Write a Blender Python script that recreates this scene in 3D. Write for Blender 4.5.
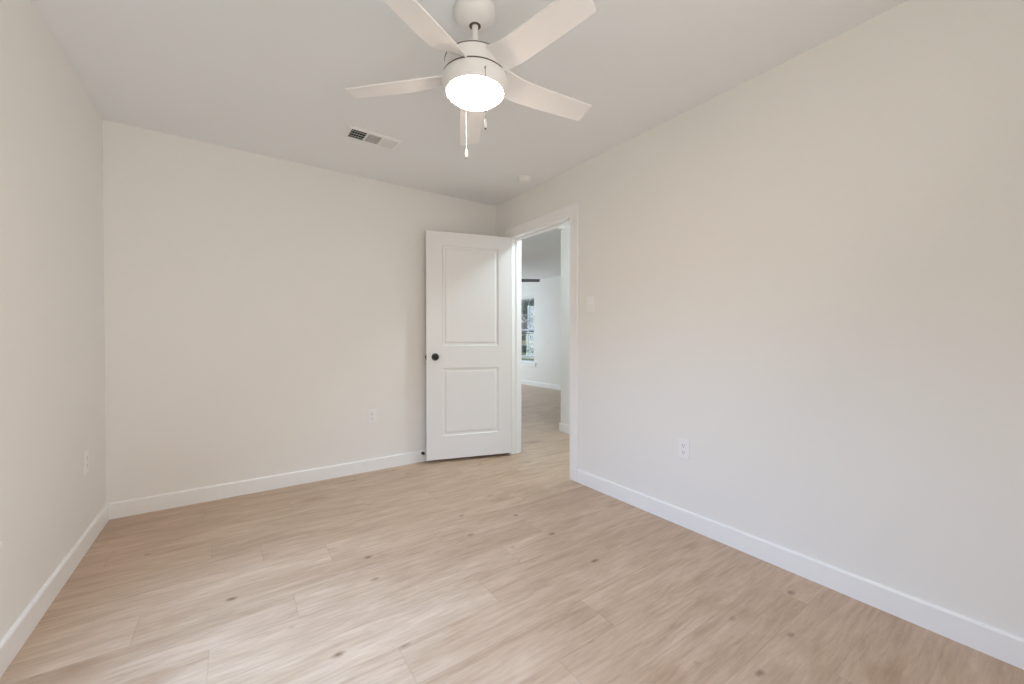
import bpy, bmesh, math, random
from mathutils import Vector, Matrix

# ------------------------------------------------------------------ scene, camera, light
sc = bpy.context.scene
for o in list(bpy.data.objects):
    bpy.data.objects.remove(o)
COL = sc.collection
PI = math.pi

CAM_H, YAW, PITCH = 1.1137, 0.6066, 0.0100
cam = bpy.data.cameras.new('camera')
cam.sensor_fit = 'HORIZONTAL'
cam.sensor_width = 36.0
cam.lens = 401.22 / 1024 * 36.0
cam.clip_start, cam.clip_end = 0.02, 300
camo = bpy.data.objects.new('camera', cam)
COL.objects.link(camo)
camo.location = (0, 0, CAM_H)
camo.rotation_euler = (PI / 2 - PITCH, 0, -YAW)
sc.camera = camo

sc.view_settings.view_transform = 'Standard'
sc.view_settings.look = 'None'
sc.view_settings.gamma = 1
sc.view_settings.use_curve_mapping = False
sc.view_settings.exposure = 0.19
sc.cycles.diffuse_bounces = 7
sc.cycles.max_bounces = 12
sc.cycles.sample_clamp_indirect = 8

W = bpy.data.worlds.new('sky')
sc.world = W
W.use_nodes = True
bg = W.node_tree.nodes['Background']
bg.inputs['Color'].default_value = (0.86, 0.93, 1.0, 1)
bg.inputs['Strength'].default_value = 0.7

LAMP = 36.0           # fan light
HALL_LAMP = 91.0
DAY_BEDROOM = 21.0
FILL_REAR = 21.5  # added fill from behind the camera, no known source
FILL_FAR = 42.0  # added light for the room beyond, from an unseen window

# room
H = 2.44
XL, XR, YB = -0.6466, 2.1844, 3.4307   # left wall, right wall, back wall (inner faces)
WT = 0.10                              # partition thickness
XR2 = XR + WT
YR = -0.75                             # wall behind the camera
XF = 5.731                             # far wall of the room beyond
DOOR_Y0, DOOR_Y1, DOOR_H = 2.335, 3.150, 2.066


WIN1 = (0.55, 1.90, 0.445, 2.06)        # window of the bedroom: y0, y1, z0, z1
WIN2 = (7.36, 8.26, 0.52, 2.10)        # window seen through the door
FILL_WIN_FAR = (3.30, 4.90, 0.52, 2.10)        # added unseen window that lights the far room: x0, x1, z0, z1
FILL_WIN_REAR = (-0.10, 1.20, 0.47, 2.06)        # added unseen window behind the camera, for fill: x0, x1, z0, z1


def day_or_fill_light(name, loc, direction, sx, sy, watts, color, spread=180):
    """area light in a window opening, as daylight and as added fill"""
    l = bpy.data.lights.new(name, 'AREA')
    l.shape = 'RECTANGLE'
    l.size, l.size_y = sx, sy
    l.energy = watts
    l.color = color
    l.spread = math.radians(spread)
    o = bpy.data.objects.new(name, l)
    o.location = loc
    o.rotation_euler = Vector(direction).to_track_quat('-Z', 'Y').to_euler()
    COL.objects.link(o)
    return o


day_or_fill_light('daylight_bedroom', (XL - 0.030, (WIN1[0] + WIN1[1]) / 2, (WIN1[2] + WIN1[3]) / 2), (1, .05, -1.5),
         WIN1[1] - WIN1[0] - 0.1, WIN1[3] - WIN1[2] - 0.25, DAY_BEDROOM, (0.43, 0.675, 1.05), 115)
day_or_fill_light('fill_light_rear', ((FILL_WIN_REAR[0] + FILL_WIN_REAR[1]) / 2, YR - 0.030, (FILL_WIN_REAR[2] + FILL_WIN_REAR[3]) / 2), (-.75, 1, .65),
         FILL_WIN_REAR[1] - FILL_WIN_REAR[0] - 0.1, FILL_WIN_REAR[3] - FILL_WIN_REAR[2] - 0.1, FILL_REAR, (1.0, 0.91, 0.84))  # warm fill added to even out walls and ceiling
day_or_fill_light('fill_light_far_room', ((FILL_WIN_FAR[0] + FILL_WIN_FAR[1]) / 2, 9.03, (FILL_WIN_FAR[2] + FILL_WIN_FAR[3]) / 2), (.3, -1, -.25),
         FILL_WIN_FAR[1] - FILL_WIN_FAR[0] - 0.1, FILL_WIN_FAR[3] - FILL_WIN_FAR[2] - 0.1, FILL_FAR, (0.76, 0.89, 1.0))  # added to brighten the room beyond the doorway


# ------------------------------------------------------------------ materials
def mat(name, color, rough=0.5, metal=0.0, spec=0.5, emit=None, strength=0.0):
    m = bpy.data.materials.new(name)
    m.use_nodes = True
    b = m.node_tree.nodes['Principled BSDF']
    b.inputs['Base Color'].default_value = (*color, 1)
    b.inputs['Roughness'].default_value = rough
    b.inputs['Metallic'].default_value = metal
    b.inputs['Specular IOR Level'].default_value = spec
    if emit:
        b.inputs['Emission Color'].default_value = (*emit, 1)
        b.inputs['Emission Strength'].default_value = strength
    return m


def N(m, typ, **kw):
    n = m.node_tree.nodes.new(typ)
    for k, v in kw.items():
        setattr(n, k, v)
    return n


def L(m, a, b):
    m.node_tree.links.new(a, b)


def bumpy(m, scale, strength, dist=0.002, detail=4):
    tc = N(m, 'ShaderNodeTexCoord')
    nz = N(m, 'ShaderNodeTexNoise')
    nz.inputs['Scale'].default_value = scale
    nz.inputs['Detail'].default_value = detail
    bp = N(m, 'ShaderNodeBump')
    bp.inputs['Strength'].default_value = strength
    bp.inputs['Distance'].default_value = dist
    L(m, tc.outputs['Object'], nz.inputs['Vector'])
    L(m, nz.outputs['Fac'], bp.inputs['Height'])
    L(m, bp.outputs['Normal'], m.node_tree.nodes['Principled BSDF'].inputs['Normal'])
    return m


def blotchy(m, c1, c2, scale, detail=3):
    tc = N(m, 'ShaderNodeTexCoord')
    nz = N(m, 'ShaderNodeTexNoise')
    nz.inputs['Scale'].default_value = scale
    nz.inputs['Detail'].default_value = detail
    mx = N(m, 'ShaderNodeMix', data_type='RGBA')
    mx.inputs[6].default_value = (*c1, 1)
    mx.inputs[7].default_value = (*c2, 1)
    L(m, tc.outputs['Object'], nz.inputs['Vector'])
    L(m, nz.outputs['Fac'], mx.inputs[0])
    L(m, mx.outputs[2], m.node_tree.nodes['Principled BSDF'].inputs['Base Color'])
    return m


M = {}
M['wall'] = bumpy(blotchy(mat('wall_paint', (.85, .83, .80), 0.62, spec=.35), (.875, .862, .838), (.885, .872, .848), 1.7), 140, .06)
M['ceil'] = bumpy(blotchy(mat('ceiling_paint', (.87, .87, .86), 0.8, spec=.2), (.88, .90, .915), (.89, .91, .925), 2.0), 90, .08)
M['trim'] = bumpy(mat('trim_paint', (.925, .925, .925), 0.38), 30, .02)
M['door'] = bumpy(mat('door_paint', (.885, .885, .885), 0.36), 45, .03)
M['plastic'] = bumpy(mat('white_plastic', (.92, .92, .92), 0.3), 60, .01)
M['slot'] = bumpy(mat('dark_slot', (.10, .10, .10), 0.6), 50, .02)
M['fan'] = bumpy(mat('fan_white', (.88, .87, .86), 0.4), 60, .015)
M['blade'] = bumpy(mat('blade_white', (.93, .915, .91), 0.45), 35, .02)
M['groove'] = bumpy(mat('fan_groove', (.12, .09, .07), 0.6), 50, .02)
M['lens'] = blotchy(mat('lens_glow', (.95, .95, .93), 0.4, emit=(1.0, .79, .62), strength=LAMP), (.94, .94, .92), (.96, .96, .94), 4)
M['off_lens'] = blotchy(mat('unlit_lens', (.85, .85, .84), 0.3), (.84, .84, .83), (.86, .86, .85), 4)
M['hall_lens'] = blotchy(mat('hall_lens_glow', (.95, .95, .93), 0.4, emit=(.81, .955, 1.0), strength=HALL_LAMP), (.94, .94, .92), (.96, .96, .94), 4)
M['chrome'] = bumpy(mat('chain_metal', (.36, .35, .34), 0.35, metal=.6), 80, .02)
M['dark_blade'] = bumpy(mat('dark_blade', (.17, .19, .22), 0.45), 35, .03)
M['black'] = bumpy(mat('black_metal', (.012, .012, .013), 0.28, metal=.3), 70, .03)
M['rubber'] = bumpy(mat('black_rubber', (.02, .02, .02), 0.7), 70, .05)
M['vent'] = bumpy(mat('vent_enamel', (.93, .93, .93), 0.4), 60, .02)
M['duct'] = bumpy(mat('duct_dark', (.022, .022, .022), 0.8), 40, .05)
M['vinyl'] = bumpy(mat('window_vinyl', (.83, .84, .84), 0.4), 50, .015)
M['lawn'] = blotchy(mat('lawn_green', (.2, .3, .12), 0.9), (.16, .24, .10), (.36, .42, .22), 3.5, 8)
M['concrete'] = blotchy(mat('pale_concrete', (.75, .74, .72), 0.9), (.70, .69, .67), (.82, .81, .79), 2.5, 6)
M['fence'] = blotchy(mat('tan_boards', (.5, .36, .24), 0.8), (.46, .35, .24), (.62, .48, .34), 4, 6)
M['bark'] = blotchy(mat('bark', (.14, .12, .11), 0.9), (.16, .15, .15), (.28, .26, .25), 14, 6)
M['leaf'] = blotchy(mat('leaf_grey_green', (.2, .24, .2), 0.8), (.22, .25, .24), (.46, .49, .48), 5, 6)
M['shrub'] = blotchy(mat('shrub_green', (.1, .16, .1), 0.8), (.06, .10, .07), (.16, .22, .14), 9, 6)
M['siding'] = blotchy(mat('tan_brick', (.5, .4, .3), 0.85), (.80, .70, .54), (.88, .79, .64), 6, 6)
M['roof'] = blotchy(mat('shingle_grey', (.2, .2, .22), 0.9), (.14, .14, .16), (.26, .26, .29), 8, 6)


def glass_mat():
    m = bpy.data.materials.new('window_glass')
    m.use_nodes = True
    nt = m.node_tree
    nt.nodes.clear()
    out = nt.nodes.new('ShaderNodeOutputMaterial')
    tr = nt.nodes.new('ShaderNodeBsdfTransparent')
    tr.inputs['Color'].default_value = (.93, .95, .95, 1)
    gl = nt.nodes.new('ShaderNodeBsdfGlossy')
    gl.inputs['Roughness'].default_value = .02
    mx = nt.nodes.new('ShaderNodeMixShader')
    mx.inputs[0].default_value = .06
    L(m, tr.outputs[0], mx.inputs[1])
    L(m, gl.outputs[0], mx.inputs[2])
    L(m, mx.outputs[0], out.inputs[0])
    return m


M['glass'] = glass_mat()
M['sash'] = bumpy(mat('sash_grey', (.58, .60, .64), 0.45), 50, .015)


def floor_mat():
    m = mat('oak_planks', (.5, .37, .27), 0.38)
    b = m.node_tree.nodes['Principled BSDF']
    uv = N(m, 'ShaderNodeUVMap', uv_map='plank')          # metres along / across the plank
    at = N(m, 'ShaderNodeAttribute', attribute_name='tone')
    offs = N(m, 'ShaderNodeCombineXYZ')
    mul = N(m, 'ShaderNodeMath', operation='MULTIPLY')
    mul.inputs[1].default_value = 37.0
    L(m, at.outputs['Fac'], mul.inputs[0])
    L(m, mul.outputs[0], offs.inputs[0])
    L(m, mul.outputs[0], offs.inputs[2])
    add = N(m, 'ShaderNodeVectorMath', operation='ADD')
    L(m, uv.outputs[0], add.inputs[0])
    L(m, offs.outputs[0], add.inputs[1])

    def stretched(sx, sy):
        mp = N(m, 'ShaderNodeMapping')
        mp.inputs['Scale'].default_value = (sx, sy, 1)
        L(m, add.outputs[0], mp.inputs[0])
        return mp.outputs[0]

    def noise(vec, scale, detail, rough=.55, dist=0.0):
        n = N(m, 'ShaderNodeTexNoise')
        n.inputs['Scale'].default_value = scale
        n.inputs['Detail'].default_value = detail
        n.inputs['Roughness'].default_value = rough
        n.inputs['Distortion'].default_value = dist
        L(m, vec, n.inputs['Vector'])
        return n.outputs['Fac']

    def ramp(fac, p0, c0, p1, c1):
        r = N(m, 'ShaderNodeValToRGB')
        e = r.color_ramp.elements
        e[0].position, e[0].color = p0, (*c0, 1)
        e[1].position, e[1].color = p1, (*c1, 1)
        L(m, fac, r.inputs[0])
        return r.outputs[0]

    def mix(mode, fac, a, bb):
        x = N(m, 'ShaderNodeMix', data_type='RGBA', blend_type=mode)
        if isinstance(fac, float):
            x.inputs[0].default_value = fac
        else:
            L(m, fac, x.inputs[0])
        L(m, a, x.inputs[6])
        if isinstance(bb, tuple):
            x.inputs[7].default_value = (*bb, 1)
        else:
            L(m, bb, x.inputs[7])
        return x.outputs[2]

    broad = noise(stretched(1.3, 6.5), 1.7, 5, .62, .9)
    base = ramp(broad, .30, FLOOR_A, .70, FLOOR_B)
    tone = ramp(at.outputs['Fac'], 0.0, (.95, .93, .915), 1.0, (1.03, 1.035, 1.04))
    base = mix('MULTIPLY', 1.0, base, tone)
    fine = noise(stretched(2.6, 26.0), 2.4, 7, .68, .5)
    base = mix('MULTIPLY', 1.0, base, ramp(fine, .34, (.855, .835, .82), .60, (1.04, 1.04, 1.04)))
    # cathedral figure: rings stretched along the plank, present in patches only
    wv = N(m, 'ShaderNodeTexWave', wave_type='BANDS', bands_direction='Y')
    wv.inputs['Scale'].default_value = 1.0
    wv.inputs['Distortion'].default_value = 7.0
    wv.inputs['Detail'].default_value = 1.0
    wv.inputs['Detail Scale'].default_value = .45
    L(m, stretched(2.0, 13.0), wv.inputs['Vector'])
    patch = noise(stretched(1.1, 3.2), 1.6, 2)
    pm = N(m, 'ShaderNodeMapRange')
    pm.inputs[1].default_value = .52
    pm.inputs[2].default_value = .70
    pm.inputs[4].default_value = .36
    L(m, patch, pm.inputs[0])
    base = mix('MULTIPLY', pm.outputs[0], base, ramp(wv.outputs['Fac'], .10, (.80, .76, .73), .60, (1.02, 1.02, 1.02)))
    # knots: small dark cores with a wide brown halo
    wob = noise(stretched(16, 22), 1.0, 3, .6)
    for sx, sy, thr, p0, core, p1 in ((3.9, 6.6, .24, .095, (.42, .34, .29), .195), (2.2, 4.4, .66, .10, (.76, .68, .62), .36)):
        vo = N(m, 'ShaderNodeTexVoronoi')
        vo.inputs['Scale'].default_value = 1.0
        L(m, stretched(sx, sy), vo.inputs['Vector'])
        ad = N(m, 'ShaderNodeMath', operation='MULTIPLY_ADD')
        ad.inputs[1].default_value = .16
        L(m, wob, ad.inputs[0])
        L(m, vo.outputs['Distance'], ad.inputs[2])
        rnd = N(m, 'ShaderNodeSeparateColor')
        L(m, vo.outputs['Color'], rnd.inputs[0])
        gt = N(m, 'ShaderNodeMath', operation='GREATER_THAN')
        gt.inputs[1].default_value = thr
        L(m, rnd.outputs[0], gt.inputs[0])
        base = mix('MULTIPLY', gt.outputs[0], base, ramp(ad.outputs[0], p0, core, p1, (1, 1, 1)))
    # seams: distance to plank edge stored in second UV map
    su = N(m, 'ShaderNodeUVMap', uv_map='edge')
    sep = N(m, 'ShaderNodeSeparateXYZ')
    L(m, su.outputs[0], sep.inputs[0])
    mn = N(m, 'ShaderNodeMath', operation='MINIMUM')

    def edge_dist(sock, length_socket):
        s = N(m, 'ShaderNodeMath', operation='SUBTRACT')
        L(m, length_socket, s.inputs[0])
        L(m, sock, s.inputs[1])
        mi = N(m, 'ShaderNodeMath', operation='MINIMUM')
        L(m, sock, mi.inputs[0])
        L(m, s.outputs[0], mi.inputs[1])
        return mi.outputs[0]
    ln = N(m, 'ShaderNodeAttribute', attribute_name='plank_len')
    wd = N(m, 'ShaderNodeAttribute', attribute_name='plank_wid')
    L(m, edge_dist(sep.outputs[0], ln.outputs['Fac']), mn.inputs[0])
    L(m, edge_dist(sep.outputs[1], wd.outputs['Fac']), mn.inputs[1])
    base = mix('MULTIPLY', .28, base, ramp(mn.outputs[0], .0006, (.62, .56, .50), .0022, (1, 1, 1)))
    L(m, base, b.inputs['Base Color'])
    b.inputs['Roughness'].default_value = .36
    b.inputs['Specular IOR Level'].default_value = .5
    bp = N(m, 'ShaderNodeBump')
    bp.inputs['Strength'].default_value = .12
    bp.inputs['Distance'].default_value = .001
    L(m, fine, bp.inputs['Height'])
    L(m, bp.outputs['Normal'], b.inputs['Normal'])
    return m


FLOOR_A = (.470, .330, .222)
FLOOR_B = (.620, .470, .352)
M['floor'] = floor_mat()


# ------------------------------------------------------------------ helpers
def box(bm, x0, x1, y0, y1, z0, z1, bev=0.0, seg=1):
    mtx = Matrix.Translation(((x0 + x1) / 2, (y0 + y1) / 2, (z0 + z1) / 2)) @ Matrix.Diagonal((abs(x1 - x0), abs(y1 - y0), abs(z1 - z0), 1))
    r = bmesh.ops.create_cube(bm, size=1, matrix=mtx)
    if bev:
        es = list({e for v in r['verts'] for e in v.link_edges})
        bmesh.ops.bevel(bm, geom=es, offset=bev, segments=seg, profile=.5, affect='EDGES')


def lathe(bm, prof, seg=48, center=(0, 0, 0), axis='Z', flip=False):
    rings = []
    cx, cy, cz = center
    for r, z in prof:
        ring = []
        n = 1 if r < 1e-6 else seg
        for i in range(n):
            a = 2 * PI * i / seg
            p = (r * math.cos(a), r * math.sin(a), z)
            if axis == 'Y':
                p = (p[0], z, p[1])
            elif axis == 'X':
                p = (z, p[0], p[1])
            ring.append(bm.verts.new((p[0] + cx, p[1] + cy, p[2] + cz)))
        rings.append(ring)
    for a, b in zip(rings, rings[1:]):
        for i in range(seg):
            j = (i + 1) % seg
            q = [a[i % len(a)], a[j % len(a)], b[j % len(b)], b[i % len(b)]]
            u = []
            for v in q:
                if v not in u:
                    u.append(v)
            if len(u) > 2:
                bm.faces.new(u)
    bmesh.ops.recalc_face_normals(bm, faces=bm.faces[:])


def tube(bm, p0, p1, r, seg=10, r1=None):
    p0, p1 = Vector(p0), Vector(p1)
    d = p1 - p0
    q = Vector((0, 0, 1)).rotation_difference(d.normalized()).to_matrix().to_4x4()
    bmesh.ops.create_cone(bm, cap_ends=True, segments=seg, radius1=r, radius2=r if r1 is None else r1, depth=d.length,
                          matrix=Matrix.Translation((p0 + p1) / 2) @ q)


def obj(name, bm, material, parent=None, smooth=False, loc=None):
    me = bpy.data.meshes.new(name)
    bm.normal_update()
    bm.to_mesh(me)
    bm.free()
    if smooth:
        for p in me.polygons:
            p.use_smooth = True
        try:
            me.set_sharp_from_angle(angle=math.radians(38))
        except Exception:
            pass
    me.materials.append(M[material] if isinstance(material, str) else material)
    o = bpy.data.objects.new(name, me)
    COL.objects.link(o)
    if parent:
        o.parent = parent
    if loc:
        o.location = loc
    return o


def empty(name, loc, rz=0.0):
    o = bpy.data.objects.new(name, None)
    o.empty_display_size = .1
    COL.objects.link(o)
    o.location = loc
    o.rotation_euler = (0, 0, rz)
    return o


def tag(o, label, cat, group=None, kind=None):
    o['label'] = label
    o['category'] = cat
    if group:
        o['group'] = group
    if kind:
        o['kind'] = kind
    return o


def struct(o, label, cat):
    return tag(o, label, cat, kind='structure')


def NB():
    return bmesh.new()


# ------------------------------------------------------------------ room shell
def make_floor():
    rnd = random.Random(5)
    wid, ln = 0.187, 1.245
    yb = 1.225                                   # a seam between two rows
    x0f, x1f, y0f, y1f = XL - .12, XF + .1, YR - .1, 9.1
    # end joints read off the photograph for the rows in view (row index counted from yb)
    known = {-2: .916, -1: 1.205, 0: .48, 1: .917, 2: -.078, 3: .208, 4: .93, 5: .40, 6: 1.36, 7: -.10, 8: .72,
             9: 1.55, 10: -.16, 11: .62}
    bm = NB()
    uvp = bm.loops.layers.uv.new('plank')
    uve = bm.loops.layers.uv.new('edge')
    lt = bm.faces.layers.float.new('tone')
    ll = bm.faces.layers.float.new('plank_len')
    lw = bm.faces.layers.float.new('plank_wid')
    for k in range(int((y0f - yb) / wid) - 1, int((y1f - yb) / wid) + 1):
        ya, yc = yb + k * wid, yb + (k + 1) * wid
        if yc <= y0f or ya >= y1f:
            continue
        j = known.get(k, rnd.uniform(0, ln))
        s = j - math.ceil((j - x0f) / ln) * ln
        while s < x1f:
            xa, xc = max(s, x0f), min(s + ln, x1f)
            a0, a1 = max(ya, y0f), min(yc, y1f)
            if xc > xa and a1 > a0:
                vs = [bm.verts.new((x, y, 0)) for x, y in ((xa, a0), (xc, a0), (xc, a1), (xa, a1))]
                f = bm.faces.new(vs)
                f[lt] = rnd.random()
                f[ll], f[lw] = ln, wid
                for lp in f.loops:
                    u, v = lp.vert.co.x - s, lp.vert.co.y - ya
                    lp[uvp].uv = (u, v)
                    lp[uve].uv = (u, v)
            s += ln
    r = bmesh.ops.extrude_face_region(bm, geom=[])
    o = obj('floor', bm, 'floor')
    struct(o, 'pale oak plank floor running under the whole room', 'floor')
    # slab under the planks
    return o


make_floor()
b = NB()
box(b, XL - .12, XF + .1, YR - .1, 9.1, -.16, -.002)
struct(obj('floor_slab', b, 'concrete'), 'concrete slab under the plank floor', 'floor')

b = NB()
box(b, XL - .12, XF + .12, YR - .1, 9.1, H, H + .12)
struct(obj('ceiling', b, 'ceil'), 'flat white painted ceiling of the room', 'ceiling')


def wall_with_hole(name, axis, a0, a1, s0, s1, holes, material, label):
    """wall slab; axis 'X': constant-x wall of thickness a0..a1 running s0..s1 in y. holes: (s0, s1, z0, z1)"""
    b = NB()
    cuts = sorted(holes)
    segs = []
    p = s0
    for (h0, h1, z0, z1) in cuts:
        segs.append((p, h0, 0, H))
        if z0 > 0:
            segs.append((h0, h1, 0, z0))
        segs.append((h0, h1, z1, H))
        p = h1
    segs.append((p, s1, 0, H))
    for (u0, u1, z0, z1) in segs:
        if axis == 'X':
            box(b, a0, a1, u0, u1, z0, z1)
        else:
            box(b, u0, u1, a0, a1, z0, z1)
    bmesh.ops.remove_doubles(b, verts=b.verts[:], dist=1e-5)
    return struct(obj(name, b, material), label, 'wall')


wall_with_hole('wall_left', 'X', XL - .12, XL, YR - .1, YB + WT, [WIN1], 'wall', 'warm white painted wall on the left with a window')
wall_with_hole('wall_right', 'X', XR, XR2, YR, 9.1, [(DOOR_Y0 - .02, DOOR_Y1 + .02, 0, DOOR_H + .02)], 'wall',
               'warm white painted wall on the right with the doorway')
wall_with_hole('wall_back', 'Y', YB, YB + WT, XL, XR, [], 'wall', 'warm white painted wall facing the camera behind the door')
wall_with_hole('wall_rear', 'Y', YR - .12, YR, XL, XF, [FILL_WIN_REAR], 'wall', 'warm white painted wall behind the camera')
# hall and the room beyond the doorway
XH, YH = 3.205, 3.600
wall_with_hole('wall_hall', 'X', XH, XH + WT, YR, YH, [], 'wall', 'white hall wall ending in a corner beyond the doorway')
wall_with_hole('wall_partition', 'Y', YH - WT, YH, XH + WT, XF, [], 'wall', 'white partition wall between hall and the room beyond')
wall_with_hole('wall_far', 'X', XF, XF + .12, YR, 9.1, [WIN2], 'wall', 'white far wall with a window in the room beyond')
wall_with_hole('wall_end', 'Y', 9.0, 9.12, XR2, XF, [FILL_WIN_FAR], 'wall', 'white end wall of the room beyond the hall')
b = NB()
box(b, XR2, XH + .001, YH - .06, YH + .06, 2.392, H)
struct(obj('trim_1', b, 'wall'), 'white header beam across the hall ceiling', 'beam')


def baseboard(name, x0, y0, x1, y1, nx, ny, label, h=.100, t=.013):
    """from (x0,y0) to (x1,y1) on the wall face, growing along (nx, ny) into the room"""
    b = NB()
    d = Vector((x1 - x0, y1 - y0, 0))
    n = Vector((nx, ny, 0))
    prof = [(0, 0), (t, 0), (t, h - .008), (t - .003, h - .003), (t - .007, h), (0, h)]
    e0 = [b.verts.new(Vector((x0, y0, z)) + n * k) for k, z in prof]
    e1 = [b.verts.new(Vector((x1, y1, z)) + n * k) for k, z in prof]
    for i in range(len(prof)):
        j = (i + 1) % len(prof)
        b.faces.new((e0[i], e0[j], e1[j], e1[i]))
    b.faces.new(e0)
    b.faces.new(e1)
    bmesh.ops.recalc_face_normals(b, faces=b.faces[:])
    return struct(obj(name, b, 'trim'), label, 'baseboard')


CW = .088   # casing width
baseboard('baseboard_left', XL, YR, XL, YB, 1, 0, 'white baseboard along the left wall')
baseboard('baseboard_back', XL + .013, YB, XR - .013, YB, 0, -1, 'white baseboard along the wall behind the door')
baseboard('baseboard_right', XR, YR, XR, DOOR_Y0 - CW, -1, 0, 'white baseboard along the right wall up to the door casing')
baseboard('baseboard_corner', XR, DOOR_Y1 + CW, XR, YB, -1, 0, 'short white baseboard in the corner behind the open door')
baseboard('baseboard_rear', XL + .013, YR, XR - .013, YR, 0, 1, 'white baseboard along the wall behind the camera')
baseboard('baseboard_hall', XH, YR, XH, YH + .013, -1, 0, 'white baseboard on the hall wall ending at its corner')
baseboard('baseboard_partition', XH, YH, XF, YH, 0, 1, 'white baseboard on the partition beyond the hall corner')
baseboard('baseboard_far', XF, YH + .013, XF, 9.0, -1, 0, 'white baseboard under the far window')
baseboard('baseboard_outer', XR2, DOOR_Y1 + CW, XR2, 9.0, 1, 0, 'white baseboard on the hall side beside the doorway')


# door casing, jamb and stops (one trim unit)
def casing():
    root = empty('trim_2', (0, 0, 0))
    struct(root, 'white painted flat door casing and jamb around the doorway', 'door frame')
    for (xa, xb) in ((XR - .018, XR), (XR2, XR2 + .018)):
        for nm, (y0, y1, z0, z1) in (('side_casing', (DOOR_Y0 - CW, DOOR_Y0 - .004, 0, DOOR_H - .001)),
                                     ('side_casing', (DOOR_Y1 + .004, DOOR_Y1 + CW, 0, DOOR_H - .001)),
                                     ('head_casing', (DOOR_Y0 - CW, DOOR_Y1 + CW, DOOR_H - .001, DOOR_H + CW))):
            b = NB()
            box(b, xa, xb, y0, y1, z0, z1, .003)
            obj(nm, b, 'trim', root)
    for nm, (y0, y1, z0, z1) in (('side_jamb', (DOOR_Y0 - .02, DOOR_Y0, 0, DOOR_H)), ('side_jamb', (DOOR_Y1, DOOR_Y1 + .02, 0, DOOR_H)),
                                 ('head_jamb', (DOOR_Y0 - .02, DOOR_Y1 + .02, DOOR_H, DOOR_H + .02))):
        b = NB()
        box(b, XR - .001, XR2 + .001, y0, y1, z0, z1)
        obj(nm, b, 'trim', root)
    for (y0, y1, z0, z1) in ((DOOR_Y0, DOOR_Y0 + .010, 0, DOOR_H - .010), (DOOR_Y1 - .010, DOOR_Y1, 0, DOOR_H - .010),
                             (DOOR_Y0, DOOR_Y1, DOOR_H - .010, DOOR_H)):
        b = NB()
        box(b, XR + .045, XR + .080, y0, y1, z0, z1, .002)
        obj('stop_strip', b, 'trim', root)
    return root


casing()


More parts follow.
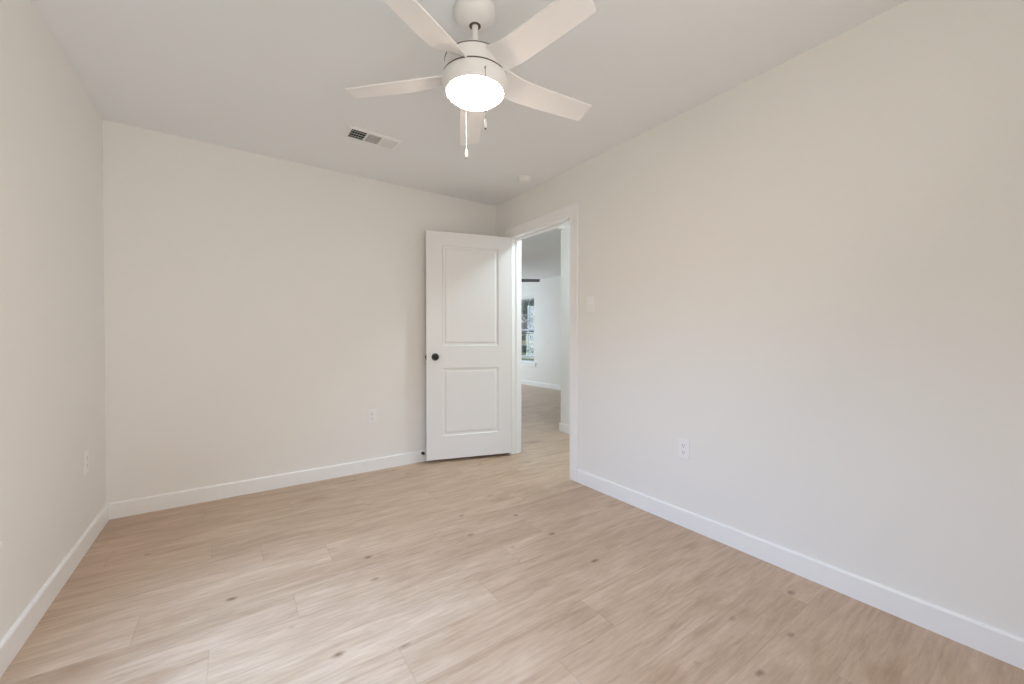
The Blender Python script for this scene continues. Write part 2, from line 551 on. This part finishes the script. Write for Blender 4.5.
# ------------------------------------------------------------------ the door
def make_door():
    AX, AY = 2.157, 3.117
    rz = math.radians(164.2)
    Wd, T, z0, z1 = .792, .035, .028, 2.060
    root = empty('door_1', (AX, AY, 0), rz)
    struct(root, 'white two panel door standing open against the back wall', 'door')
    b = NB()
    panels = [(.128, .651, .236, .844), (.130, .649, 1.044, 1.939)]
    steps = [(0, 0), (.006, -.0065), (.022, -.0075), (.034, -.0025), (.040, -.002)]

    def side(ys, sgn):
        # ys: y of the face; sgn: +1 if outward is +y
        vcache = {}

        def v(x, y, z):
            k = (round(x, 5), round(y, 5), round(z, 5))
            if k not in vcache:
                vcache[k] = b.verts.new((x, y, z))
            return vcache[k]

        def face(pts):
            vs = [v(*p) for p in pts]
            b.faces.new(vs if sgn > 0 else vs[::-1])
        xs = [0, panels[0][0], panels[0][1], Wd]
        zs = [z0, panels[0][2], panels[0][3], panels[1][2], panels[1][3], z1]
        for i in range(3):
            for j in range(5):
                if i == 1 and j in (1, 3):
                    continue
                xa, xb, za, zb = xs[i], xs[i + 1], zs[j], zs[j + 1]
                face([(xb, ys, za), (xa, ys, za), (xa, ys, zb), (xb, ys, zb)])
        for (xa, xb, za, zb) in panels:
            rings = []
            for ins, dep in steps:
                y = ys + sgn * dep
                rings.append([(xb - ins, y, za + ins), (xa + ins, y, za + ins), (xa + ins, y, zb - ins), (xb - ins, y, zb - ins)])
            for r0, r1 in zip(rings, rings[1:]):
                for i in range(4):
                    j = (i + 1) % 4
                    face([r0[i], r0[j], r1[j], r1[i]])
            face(rings[-1])
    side(0, 1)
    side(-T, -1)
    for q in ([(0, 0, z0), (0, -T, z0), (0, -T, z1), (0, 0, z1)], [(Wd, 0, z0), (Wd, 0, z1), (Wd, -T, z1), (Wd, -T, z0)],
              [(0, 0, z1), (0, -T, z1), (Wd, -T, z1), (Wd, 0, z1)], [(0, 0, z0), (Wd, 0, z0), (Wd, -T, z0), (0, -T, z0)]):
        b.faces.new([b.verts.new(p) for p in q])
    bmesh.ops.remove_doubles(b, verts=b.verts[:], dist=1e-5)
    bmesh.ops.recalc_face_normals(b, faces=b.faces[:])
    obj('door_leaf', b, 'door', root)
    # knobs
    ku, kz = .715, .945
    for s, y in ((1, 0), (-1, -T)):
        b = NB()
        lathe(b, [(0, 0), (.0315, 0), (.0325, s * .003), (.030, s * .008), (.022, s * .010), (0, s * .010)], 32, (ku, y, kz), 'Y')
        rose = obj('rosette', b, 'black', root, True)
        rose['label'] = 'round black rosette'
        b = NB()
        lathe(b, [(0, s * .008), (.011, s * .008), (.011, s * .022), (.020, s * .027), (.0265, s * .035), (.0275, s * .043), (.024, s * .050),
                  (.014, s * .054), (0, s * .055)] if s > 0 else
              [(0, s * .008), (.011, s * .008), (.011, s * .016), (.018, s * .019), (.0265, s * .026), (.0275, s * .032), (.022, s * .037), (0, s * .038)],
              32, (ku, y, kz), 'Y')
        kn = obj('door_knob', b, 'black', root, True)
        kn['label'] = 'round black knob'
    b = NB()
    box(b, Wd - .0005, Wd + .0012, -T / 2 - .012, -T / 2 + .012, kz - .028, kz + .028, .0005)
    lp = obj('latch_plate', b, 'black', root)
    lp['label'] = 'black latch plate on the door edge'
    b = NB()
    box(b, Wd + .001, Wd + .009, -T / 2 - .007, -T / 2 + .007, kz - .010, kz + .010, .002)
    obj('latch_bolt', b, 'black', lp)
    for hz in (.24, 1.04, 1.84):
        b = NB()
        tube(b, (.003, -T - .004, hz - .045), (.003, -T - .004, hz + .045), .0055, 12)
        box(b, .0, .028, -T - .0012, -T + .0005, hz - .045, hz + .045)
        obj('hinge', b, 'trim', root, True)
    return root


make_door()


# door stop on the baseboard behind the door
def door_stop():
    root = empty('door_stop', (1.392, YB - .013, .078))
    tag(root, 'small black door stop on the baseboard by the free edge of the door', 'door stop')
    b = NB()
    lathe(b, [(0, 0), (.013, 0), (.013, -.003), (.010, -.005), (0, -.005)], 20, (0, 0, 0), 'Y')
    obj('base_plate', b, 'black', root, True)
    b = NB()
    lathe(b, [(0, -.004), (.006, -.004), (.006, -.022), (0, -.022)], 16, (0, 0, 0), 'Y')
    obj('stem', b, 'black', root, True)
    b = NB()
    lathe(b, [(0, -.021), (.009, -.021), (.010, -.024), (.010, -.030), (.007, -.033), (0, -.033)], 20, (0, 0, 0), 'Y')
    obj('rubber_tip', b, 'rubber', root, True)


door_stop()


# ------------------------------------------------------------------ ceiling fan
def ceiling_fan(name, loc, label, R, base_ang, blade_mat, lens_mat, chains=True, pitch=1.0):
    """origin at the ceiling; blade plane ~0.275 below"""
    root = empty(name, loc)
    tag(root, label, 'ceiling fan')
    b = NB()
    lathe(b, [(0, 0), (.076, 0), (.083, -.005), (.084, -.014), (.080, -.032), (.068, -.048), (.046, -.060), (.026, -.066), (.024, -.067), (.022, -.060), (0, -.058)], 48)
    can = obj('canopy', b, 'fan', root, True)
    b = NB()
    lathe(b, [(0, -.059), (.0225, -.0598), (.0225, -.0665), (.0135, -.0672), (0, -.0672)], 32)
    s = obj('hanger_gap', b, 'groove', can, True)
    s['label'] = 'dark gap around the rod in the canopy'
    b = NB()
    lathe(b, [(0, -.05), (.0125, -.05), (.0125, -.195), (.019, -.197), (.021, -.206), (.021, -.215), (0, -.215)], 24)
    obj('downrod', b, 'fan', root, True)
    b = NB()
    lathe(b, [(0, -.198), (.045, -.198), (.092, -.202), (.112, -.204), (.1195, -.208), (.121, -.222), (.121, -.262), (.126, -.2755), (0, -.2755)], 64)
    mh = obj('motor_housing', b, 'fan', root, True)
    b = NB()
    lathe(b, [(.120, -.2115), (.1222, -.2115), (.1222, -.2145), (.120, -.2145)], 64)
    g = obj('seam_ring', b, 'groove', mh)
    g['label'] = 'thin dark seam around the motor housing'
    # light kit
    b = NB()
    lathe(b, [(0, -.280), (.1295, -.280), (.1325, -.283), (.133, -.292), (.132, -.308), (.126, -.327), (.1175, -.337), (.1145, -.337), (.1135, -.332), (0, -.332)], 64)
    lk = obj('light_kit', b, 'fan', root, True)
    b = NB()
    lathe(b, [(0, -.2750), (.1300, -.2750), (.1300, -.2805), (0, -.2805)], 64)
    g = obj('seam_ring', b, 'groove', lk)
    g['label'] = 'thin dark seam above the light kit'
    b = NB()
    lathe(b, [(0, -.333), (.1125, -.333), (.113, -.337), (.109, -.343), (.090, -.358), (.058, -.370), (0, -.376)], 64)
    ln = obj('lens', b, lens_mat, lk, True)
    ln['label'] = 'round glowing frosted lens'
    # blades
    bm_mesh = None
    for i in range(5):
        ang = math.radians(base_ang + 72 * i)
        if bm_mesh is None:
            b = NB()
            st = [(.100, .098, 42, -.245), (.125, .102, 31, -.2525), (.15, .106, 22.5, -.260), (.18, .109, 17, -.267), (.22, .112, 13.5, -.272), (.30, .111, 12, -.275),
                  (.40, .106, 12, -.2762), (.48, .102, 12.5, -.277), (.535, .099, 12.5, -.277), (.5485, .097, 12.5, -.277)]
            rows = []
            k = R / .5485
            for (r, w, pt, z) in st:
                p = math.radians(pt * pitch)
                row = []
                for t in (-1, -.6, -.2, .2, .6, 1):
                    s_ = t * w / 2
                    zz = z - s_ * math.sin(p) - .0035 * (t * t)
                    rr = r - (.010 if r > .54 else 0) * (t > .9) * .4
                    row.append((rr * k, s_ * math.cos(p), zz))
                rows.append(row)
            TH = .0065
            top = [[b.verts.new((x, y, z + TH / 2)) for x, y, z in row] for row in rows]
            bot = [[b.verts.new((x, y, z - TH / 2)) for x, y, z in row] for row in rows]
            nr, nc = len(rows), len(rows[0])
            for a in range(nr - 1):
                for c in range(nc - 1):
                    b.faces.new((top[a][c], top[a + 1][c], top[a + 1][c + 1], top[a][c + 1]))
                    b.faces.new((bot[a][c], bot[a][c + 1], bot[a + 1][c + 1], bot[a + 1][c]))
            for a in range(nr - 1):
                b.faces.new((top[a][0], bot[a][0], bot[a + 1][0], top[a + 1][0]))
                b.faces.new((top[a][-1], top[a + 1][-1], bot[a + 1][-1], bot[a][-1]))
            for c in range(nc - 1):
                b.faces.new((top[0][c], top[0][c + 1], bot[0][c + 1], bot[0][c]))
                b.faces.new((top[-1][c], bot[-1][c], bot[-1][c + 1], top[-1][c + 1]))
            bmesh.ops.recalc_face_normals(b, faces=b.faces[:])
            o = obj('blade', b, blade_mat, root, True)
            bm_mesh = o.data
        else:
            o = bpy.data.objects.new('blade', bm_mesh)
            COL.objects.link(o)
            o.parent = root
        o.rotation_euler = (0, 0, ang)
    if chains:
        for (cx, cy, top, bot) in chains:
            b = NB()
            tube(b, (cx, cy, top), (cx, cy, bot), .0013, 8)
            z = top - .004
            while z > bot + .004:
                bmesh.ops.create_icosphere(b, subdivisions=1, radius=.0021, matrix=Matrix.Translation((cx, cy, z)))
                z -= .0046
            rr = math.hypot(cx, cy)
            ux, uy = cx / rr, cy / rr
            tube(b, (cx - ux * .012, cy - uy * .012, top), (cx + ux * .002, cy + uy * .002, top), .0030, 10)
            pc = obj('pull_chain', b, 'chrome', root, True)
            b = NB()
            lathe(b, [(0, 0), (.0022, -.001), (.004, -.008), (.0062, -.020), (.0066, -.027), (.0052, -.034), (.003, -.037), (0, -.038)], 20, (cx, cy, bot))
            obj('fob', b, 'plastic', pc, True)
            b = NB()
            lathe(b, [(0, -.0365), (.0032, -.0365), (.0032, -.041), (0, -.0415)], 12, (cx, cy, bot))
            f2 = obj('fob_tip', b, 'groove', pc, True)
            f2['label'] = 'dark tip of the fob'
    return root


FC = (.809, 1.428)
FAN_CHAINS = []


def toward(dx, dy, n):
    r = math.hypot(dx, dy)
    return dx / r * n, dy / r * n


# near and far switch chains, as seen from the camera
cxr, cyr = math.cos(YAW), -math.sin(YAW)          # camera right in plan
cfx, cfy = math.sin(YAW), math.cos(YAW)           # camera forward in plan
near = (-cfx * .127 + cxr * .0500, -cfy * .127 + cyr * .0500)
far = (cfx * .127 - cxr * .0500, cfy * .127 - cyr * .0500)
ceiling_fan('ceiling_fan', (FC[0], FC[1], H), 'white five blade ceiling fan with a lit round lens and two pull chains', .5485, 135.6,
            'blade', 'lens', [(near[0], near[1], -.314, -.505), (far[0], far[1], -.314, -.500)])
ceiling_fan('ceiling_fan', (4.045, 6.10, H), 'dark bladed ceiling fan in the room seen through the doorway', .66, 145 - 180,
            'dark_blade', 'off_lens', None, 1.5)


# ------------------------------------------------------------------ ceiling vent
def ceiling_vent():
    root = empty('ceiling_vent', (.769, 2.730, H), math.radians(1.5))
    tag(root, 'white rectangular three way air vent on the ceiling', 'vent')
    lx, ly = .334, .166
    ix, iy = .147, .060
    b = NB()
    o_ = [(-lx / 2, -ly / 2), (lx / 2, -ly / 2), (lx / 2, ly / 2), (-lx / 2, ly / 2)]

    def ring(sx, sy, z):
        return [b.verts.new((x, y, z)) for x, y in ((-sx, -sy), (sx, -sy), (sx, sy), (-sx, sy))]
    rs = [ring(lx / 2, ly / 2, 0), ring(lx / 2, ly / 2, -.003), ring(lx / 2 - .012, ly / 2 - .012, -.009), ring(ix + .004, iy + .004, -.009), ring(ix, iy, -.006), ring(ix, iy, 0)]
    for r0, r1 in zip(rs, rs[1:]):
        for i in range(4):
            j = (i + 1) % 4
            b.faces.new((r0[i], r0[j], r1[j], r1[i]))
    bmesh.ops.recalc_face_normals(b, faces=b.faces[:])
    obj('vent_frame', b, 'vent', root)
    b = NB()
    box(b, -ix, ix, -iy, iy, -.0012, -.0002)
    bk = obj('duct_opening', b, 'duct', root)
    bk['label'] = 'dark duct opening behind the louvers'
    for x in (-.048, .048):
        b = NB()
        box(b, x - .004, x + .004, -iy, iy, -.010, -.001, .001)
        obj('divider', b, 'vent', root)

    def slat(nm, c, along, tilt, length, wdt=.011):
        b = NB()
        bmesh.ops.create_cube(b, size=1, matrix=Matrix.Diagonal((wdt, length, .0009, 1)))
        o = obj(nm, b, 'vent', root)
        o.location = (c[0], c[1], -.0062)
        o.rotation_euler = (0, tilt, 0) if along == 'Y' else (0, 0, PI / 2)
        if along == 'X':
            o.rotation_euler = Matrix.Rotation(PI / 2, 3, 'Z').to_euler()
            o.rotation_euler = (Matrix.Rotation(PI / 2, 3, 'Z') @ Matrix.Rotation(tilt, 3, 'Y')).to_euler()
        return o
    for k in range(6):                                   # left: open towards the camera, the duct shows between the blades
        slat('louver', (-.139 + k * .0165, 0), 'Y', math.radians(-62), iy * 2, .0105)
    for k in range(3):
        b = NB()
        box(b, -.147, -.052, -.034 + k * .034 - .001, -.034 + k * .034 + .001, -.0045, -.0025)
        obj('cross_bar', b, 'vent', root)
    for k in range(10):                                  # middle: blow toward the back wall
        slat('louver', (0, -.054 + k * .012), 'X', math.radians(-8), .088, .0070)
    for k in range(9):                                   # right: blow to the right
        slat('louver', (.0515 + k * .0112, 0), 'Y', math.radians(34), iy * 2, .0118)
    for s in (-1, 1):
        b = NB()
        lathe(b, [(0, -.0108), (.0035, -.010), (.004, -.009), (0, -.009)], 12, (s * .159, 0, 0))
        obj('screw', b, 'vent', root, True)


ceiling_vent()


def smoke_detector():
    root = empty('smoke_detector', (1.993, 2.682, H))
    tag(root, 'small round white smoke detector on the ceiling near the door corner', 'smoke detector')
    b = NB()
    lathe(b, [(0, 0), (.058, 0), (.059, -.004), (.058, -.010), (.052, -.0115), (0, -.0115)], 40)
    obj('base', b, 'plastic', root, True)
    b = NB()
    lathe(b, [(.0, -.011), (.050, -.011), (.0515, -.014), (.050, -.026), (.044, -.033), (.020, -.036), (0, -.036)], 40)
    cv = obj('cover', b, 'plastic', root, True)
    b = NB()
    lathe(b, [(.0508, -.0165), (.0518, -.0165), (.0513, -.0205), (.0503, -.0205)], 40)
    obj('sensor_slot', b, 'vent', cv)
    b = NB()
    lathe(b, [(0, -.0355), (.009, -.0355), (.009, -.0375), (0, -.038)], 20, (.018, 0, 0))
    obj('test_button', b, 'plastic', cv, True)


smoke_detector()


# ------------------------------------------------------------------ outlets and switch (local: wall in xz-plane, facing -y)
def outlet(loc, rz, label):
    root = empty('wall_outlet', loc, rz)
    tag(root, label, 'outlet', 'duplex outlets on the bedroom walls')
    b = NB()
    box(b, -.0355, .0355, -.0055, 0, -.0585, .0585, .003, 2)
    obj('wall_plate', b, 'plastic', root)
    for s in (1, -1):
        b = NB()
        zc = s * .0195
        pr = []
        for i in range(28):
            a = 2 * PI * i / 28
            x, z = .0172 * math.cos(a), .0172 * math.sin(a)
            z = max(-.0138, min(.0138, z))
            pr.append((x, z))
        f0 = [b.verts.new((x, -.0050, zc + z)) for x, z in pr]
        f1 = [b.verts.new((x, -.0072, zc + z)) for x, z in pr]
        b.faces.new(f1)
        for i in range(28):
            j = (i + 1) % 28
            b.faces.new((f0[i], f0[j], f1[j], f1[i]))
        bmesh.ops.recalc_face_normals(b, faces=b.faces[:])
        rc = obj('receptacle', b, 'plastic', root)
        b = NB()
        box(b, -.0075, -.0052, -.0076, -.0066, zc - .001, zc + .0085)
        box(b, .0052, .0075, -.0076, -.0066, zc + .0005, zc + .0080)
        lathe(b, [(0, -.0076), (.0026, -.0076), (.0026, -.0066), (0, -.0066)], 14, (0, 0, zc - .0075), 'Y')
        sl = obj('socket_slots', b, 'slot', rc)
        sl['label'] = 'dark plug slots'
    b = NB()
    lathe(b, [(0, -.0070), (.0028, -.0066), (.0033, -.0054), (0, -.0054)], 14, (0, 0, 0), 'Y')
    obj('screw', b, 'plastic', root, True)


outlet((.951, YB, .456), 0, 'white wall outlet on the wall behind the door, left of the open door')
outlet((XR, 1.364, .458), -PI / 2, 'white wall outlet on the right wall above the baseboard')
outlet((XL, 3.018, .459), PI / 2, 'white wall outlet on the left wall near the corner')


def light_switch():
    root = empty('light_switch', (XR, 2.119, 1.362), -PI / 2)
    tag(root, 'white toggle light switch on the right wall beside the door casing', 'light switch')
    b = NB()
    box(b, -.0355, .0355, -.0055, 0, -.0585, .0585, .003, 2)
    obj('wall_plate', b, 'plastic', root)
    b = NB()
    box(b, -.0055, .0055, -.0064, -.005, -.012, .012)
    obj('toggle_collar', b, 'plastic', root)
    b = NB()
    bmesh.ops.create_cube(b, size=1, matrix=Matrix.Translation((0, -.011, .004)) @ Matrix.Rotation(math.radians(-28), 4, 'X') @ Matrix.Diagonal((.008, .016, .009, 1)))
    obj('toggle', b, 'plastic', root)
    for z in (-.030, .030):
        b = NB()
        lathe(b, [(0, -.0068), (.0028, -.0064), (.0033, -.0054), (0, -.0054)], 14, (0, 0, z), 'Y')
        obj('screw', b, 'plastic', root, True)


light_switch()


# ------------------------------------------------------------------ windows
def window(name, axis, face, sgn, w, label, sill_proj=.035):
    """axis 'X': wall of constant x=face, sgn=+1 when the room lies on its +x side; axis 'Y' likewise"""
    y0, y1, z0, z1 = w
    root = empty(name, (0, 0, 0))
    struct(root, label, 'window')

    def bx(bm, d0, d1, ya, yb, za, zb, bev=0):
        a, c = sorted((face - sgn * d0, face - sgn * d1))       # d = depth into the wall
        if axis == 'X':
            box(bm, a, c, ya, yb, za, zb, bev)
        else:
            box(bm, ya, yb, a, c, za, zb, bev)
    b = NB()
    f = .035
    bx(b, .06, .12, y0, y0 + f, z0, z1)
    bx(b, .06, .12, y1 - f, y1, z0, z1)
    bx(b, .06, .12, y0 + f, y1 - f, z0, z0 + f)
    bx(b, .06, .12, y0 + f, y1 - f, z1 - f, z1)
    obj('window_frame', b, 'vinyl', root)
    zm = (z0 + z1) / 2
    for (za, zb, d) in ((z0 + f, zm + .018, .065), (zm - .018, z1 - f, .092)):
        s = .022
        b = NB()
        bx(b, d, d + .025, y0 + f, y0 + f + s, za, zb)
        bx(b, d, d + .025, y1 - f - s, y1 - f, za, zb)
        bx(b, d, d + .025, y0 + f + s, y1 - f - s, za, za + s)
        bx(b, d, d + .025, y0 + f + s, y1 - f - s, zb - s, zb)
        sash = obj('sash', b, 'sash', root)
        b = NB()
        bx(b, d + .011, d + .014, y0 + f + s - .004, y1 - f - s + .004, za + s - .004, zb - s + .004)
        obj('pane', b, 'glass', sash)
        b = NB()
        zc = (za + zb) / 2
        bx(b, d + .008, d + .010, y0 + f + s, y1 - f - s, zc - .006, zc + .006)
        for k in (1, 2):
            yy = y0 + f + s + (y1 - y0 - 2 * f - 2 * s) * k / 3
            bx(b, d + .0082, d + .0098, yy - .006, yy + .006, za + s, zb - s)
        obj('muntins', b, 'sash', sash)
    b = NB()
    bx(b, 0, .06, y0 + .001, y1 - .001, z0 - .001, z0 + .018)
    bx(b, -sill_proj, 0, y0 - .085, y1 + .085, z0 - .001, z0 + .018, .003)
    obj('window_sill', b, 'trim', root)
    b = NB()
    bx(b, -.014, 0, y0 - .06, y1 + .06, z0 - .075, z0 - .001, .002)
    obj('apron', b, 'trim', root)
    return root


window('window_1', 'X', XL, 1, WIN1, 'white framed window on the left wall with a white sill')
window('window_2', 'X', XF, -1, WIN2, 'white framed window with a view of trees, seen through the doorway')
window('fill_window_far', 'Y', 9.0, -1, FILL_WIN_FAR, 'added white framed window lighting the room beyond, hidden from the doorway')
window('fill_window_rear', 'Y', YR, 1, FILL_WIN_REAR, 'added white framed window for fill light in the wall behind the camera')


# hall lamp
def hall_light():
    root = empty('ceiling_light', (2.76, 2.45, H))
    tag(root, 'round flush ceiling light in the hall outside the doorway', 'ceiling light')
    b = NB()
    lathe(b, [(0, 0), (.135, 0), (.138, -.004), (.138, -.018), (.130, -.021), (0, -.021)], 48)
    obj('base', b, 'plastic', root, True)
    b = NB()
    lathe(b, [(0, -.020), (.128, -.020), (.126, -.032), (.105, -.045), (.06, -.054), (0, -.057)], 48)
    obj('diffuser', b, 'hall_lens', root, True)


hall_light()


# ------------------------------------------------------------------ outside the far window
b = NB()
box(b, -60, 90, -50, 110, -.45, -.30)
struct(obj('ground', b, 'lawn'), 'green lawn outside the windows', 'lawn')
b = NB()
box(b, 16.6, 19.6, -20, 70, -.30, -.285)
struct(obj('driveway', b, 'concrete'), 'pale concrete drive crossing the lawn outside', 'driveway')


def house():
    root = empty('house', (26, 34, -.3))
    tag(root, 'tan house with a grey roof across the lawn outside', 'house')
    b = NB()
    box(b, 0, 7, -8, 8, 0, 2.02)
    obj('wall', b, 'siding', root)
    b = NB()
    pr = [(-.55, 2.0), (3.5, 3.3), (7.55, 2.0), (7.55, 1.88), (-.55, 1.88)]
    e0 = [b.verts.new((x, -8.4, z)) for x, z in pr]
    e1 = [b.verts.new((x, 8.4, z)) for x, z in pr]
    for k in range(5):
        b.faces.new((e0[k], e0[(k + 1) % 5], e1[(k + 1) % 5], e1[k]))
    b.faces.new(e0)
    b.faces.new(e1)
    bmesh.ops.recalc_face_normals(b, faces=b.faces[:])
    obj('roof', b, 'roof', root)
    for y in (-6.0, -3.1, -.25, 1.25, 3.4, 6.0):
        b = NB()
        box(b, -.05, .02, y - .33, y + .33, 1.10, 1.72)
        fr = obj('window', b, 'vinyl', root)
        b = NB()
        for y0, y1 in ((y - .28, y - .02), (y + .02, y + .28)):
            box(b, -.06, -.045, y0, y1, 1.15, 1.67)
        pn = obj('pane', b, 'roof', fr)
        pn['label'] = 'dark window pane'


house()


def tree(loc, h, seed, label, group='trees beyond the fence'):
    rnd = random.Random(seed)
    root = empty('tree', loc)
    tag(root, label, 'tree', group)
    b = NB()
    tips = []

    def grow(p, d, ln, r, lvl):
        q = p + d * ln
        tube(b, p, q, r, 7, r * .68)
        if lvl == 0:
            tips.append(q)
            return
        for k in range(3 if lvl > 1 else 4):
            nd = (d + Vector((rnd.uniform(-1, 1), rnd.uniform(-1, 1), rnd.uniform(-.2, .7))) * .75).normalized()
            grow(p + d * ln * rnd.uniform(.65, 1.0), nd, ln * rnd.uniform(.58, .8), r * .6, lvl - 1)
        tips.append(q)
    grow(Vector((0, 0, -.05)), Vector((rnd.uniform(-.08, .08), rnd.uniform(-.08, .08), 1)).normalized(), h * .32, h * .022, 4)
    obj('trunk', b, 'bark', root)
    b = NB()
    for t in tips:
        for k in range(12):
            c = t + Vector((rnd.gauss(0, 1), rnd.gauss(0, 1), rnd.gauss(0, 1))) * h * .055
            s = h * rnd.uniform(.008, .018)
            n = Vector((rnd.gauss(0, 1), rnd.gauss(0, 1), rnd.gauss(0, 1))).normalized()
            u = n.orthogonal().normalized()
            w = n.cross(u)
            b.faces.new([b.verts.new(c + u * s * 1.6), b.verts.new(c + w * s), b.verts.new(c - u * s * 1.6), b.verts.new(c - w * s)])
    obj('foliage', b, 'leaf', root)


tree((36.2, 47.9, -.3), 10.5, 11, 'pale grey green tree behind the tan house, nearest its ridge', 'trees behind the house')
tree((47.0, 62.0, -.3), 11.0, 4, 'taller pale grey green tree farther behind the tan house', 'trees behind the house')
tree((37.0, 62.0, -.3), 9.0, 8, 'smaller pale grey green tree behind the left end of the tan house', 'trees behind the house')


def shrub():
    root = empty('shrub', (23.5, 31.6, -.3))
    tag(root, 'low dark green shrub on the lawn in front of the tan house', 'shrub')
    rnd = random.Random(21)
    b = NB()
    for k in range(900):
        n = Vector((rnd.gauss(0, 1), rnd.gauss(0, 1), abs(rnd.gauss(0, 1)))).normalized()
        c = Vector((n.x * .9, n.y * .9, n.z * .75)) * rnd.uniform(.75, 1.0)
        u = Vector((rnd.gauss(0, 1), rnd.gauss(0, 1), rnd.gauss(0, 1))).normalized()
        w = u.orthogonal().normalized()
        s = .09
        b.faces.new([b.verts.new(c + u * s), b.verts.new(c + w * s * .6), b.verts.new(c - u * s), b.verts.new(c - w * s * .6)])
    obj('foliage', b, 'shrub', root)
    b = NB()
    for k in range(6):
        a = k * PI / 3
        tube(b, (0, 0, -.02), (math.cos(a) * .4, math.sin(a) * .4, .5), .02, 6, .01)
    obj('stems', b, 'bark', root)


shrub()
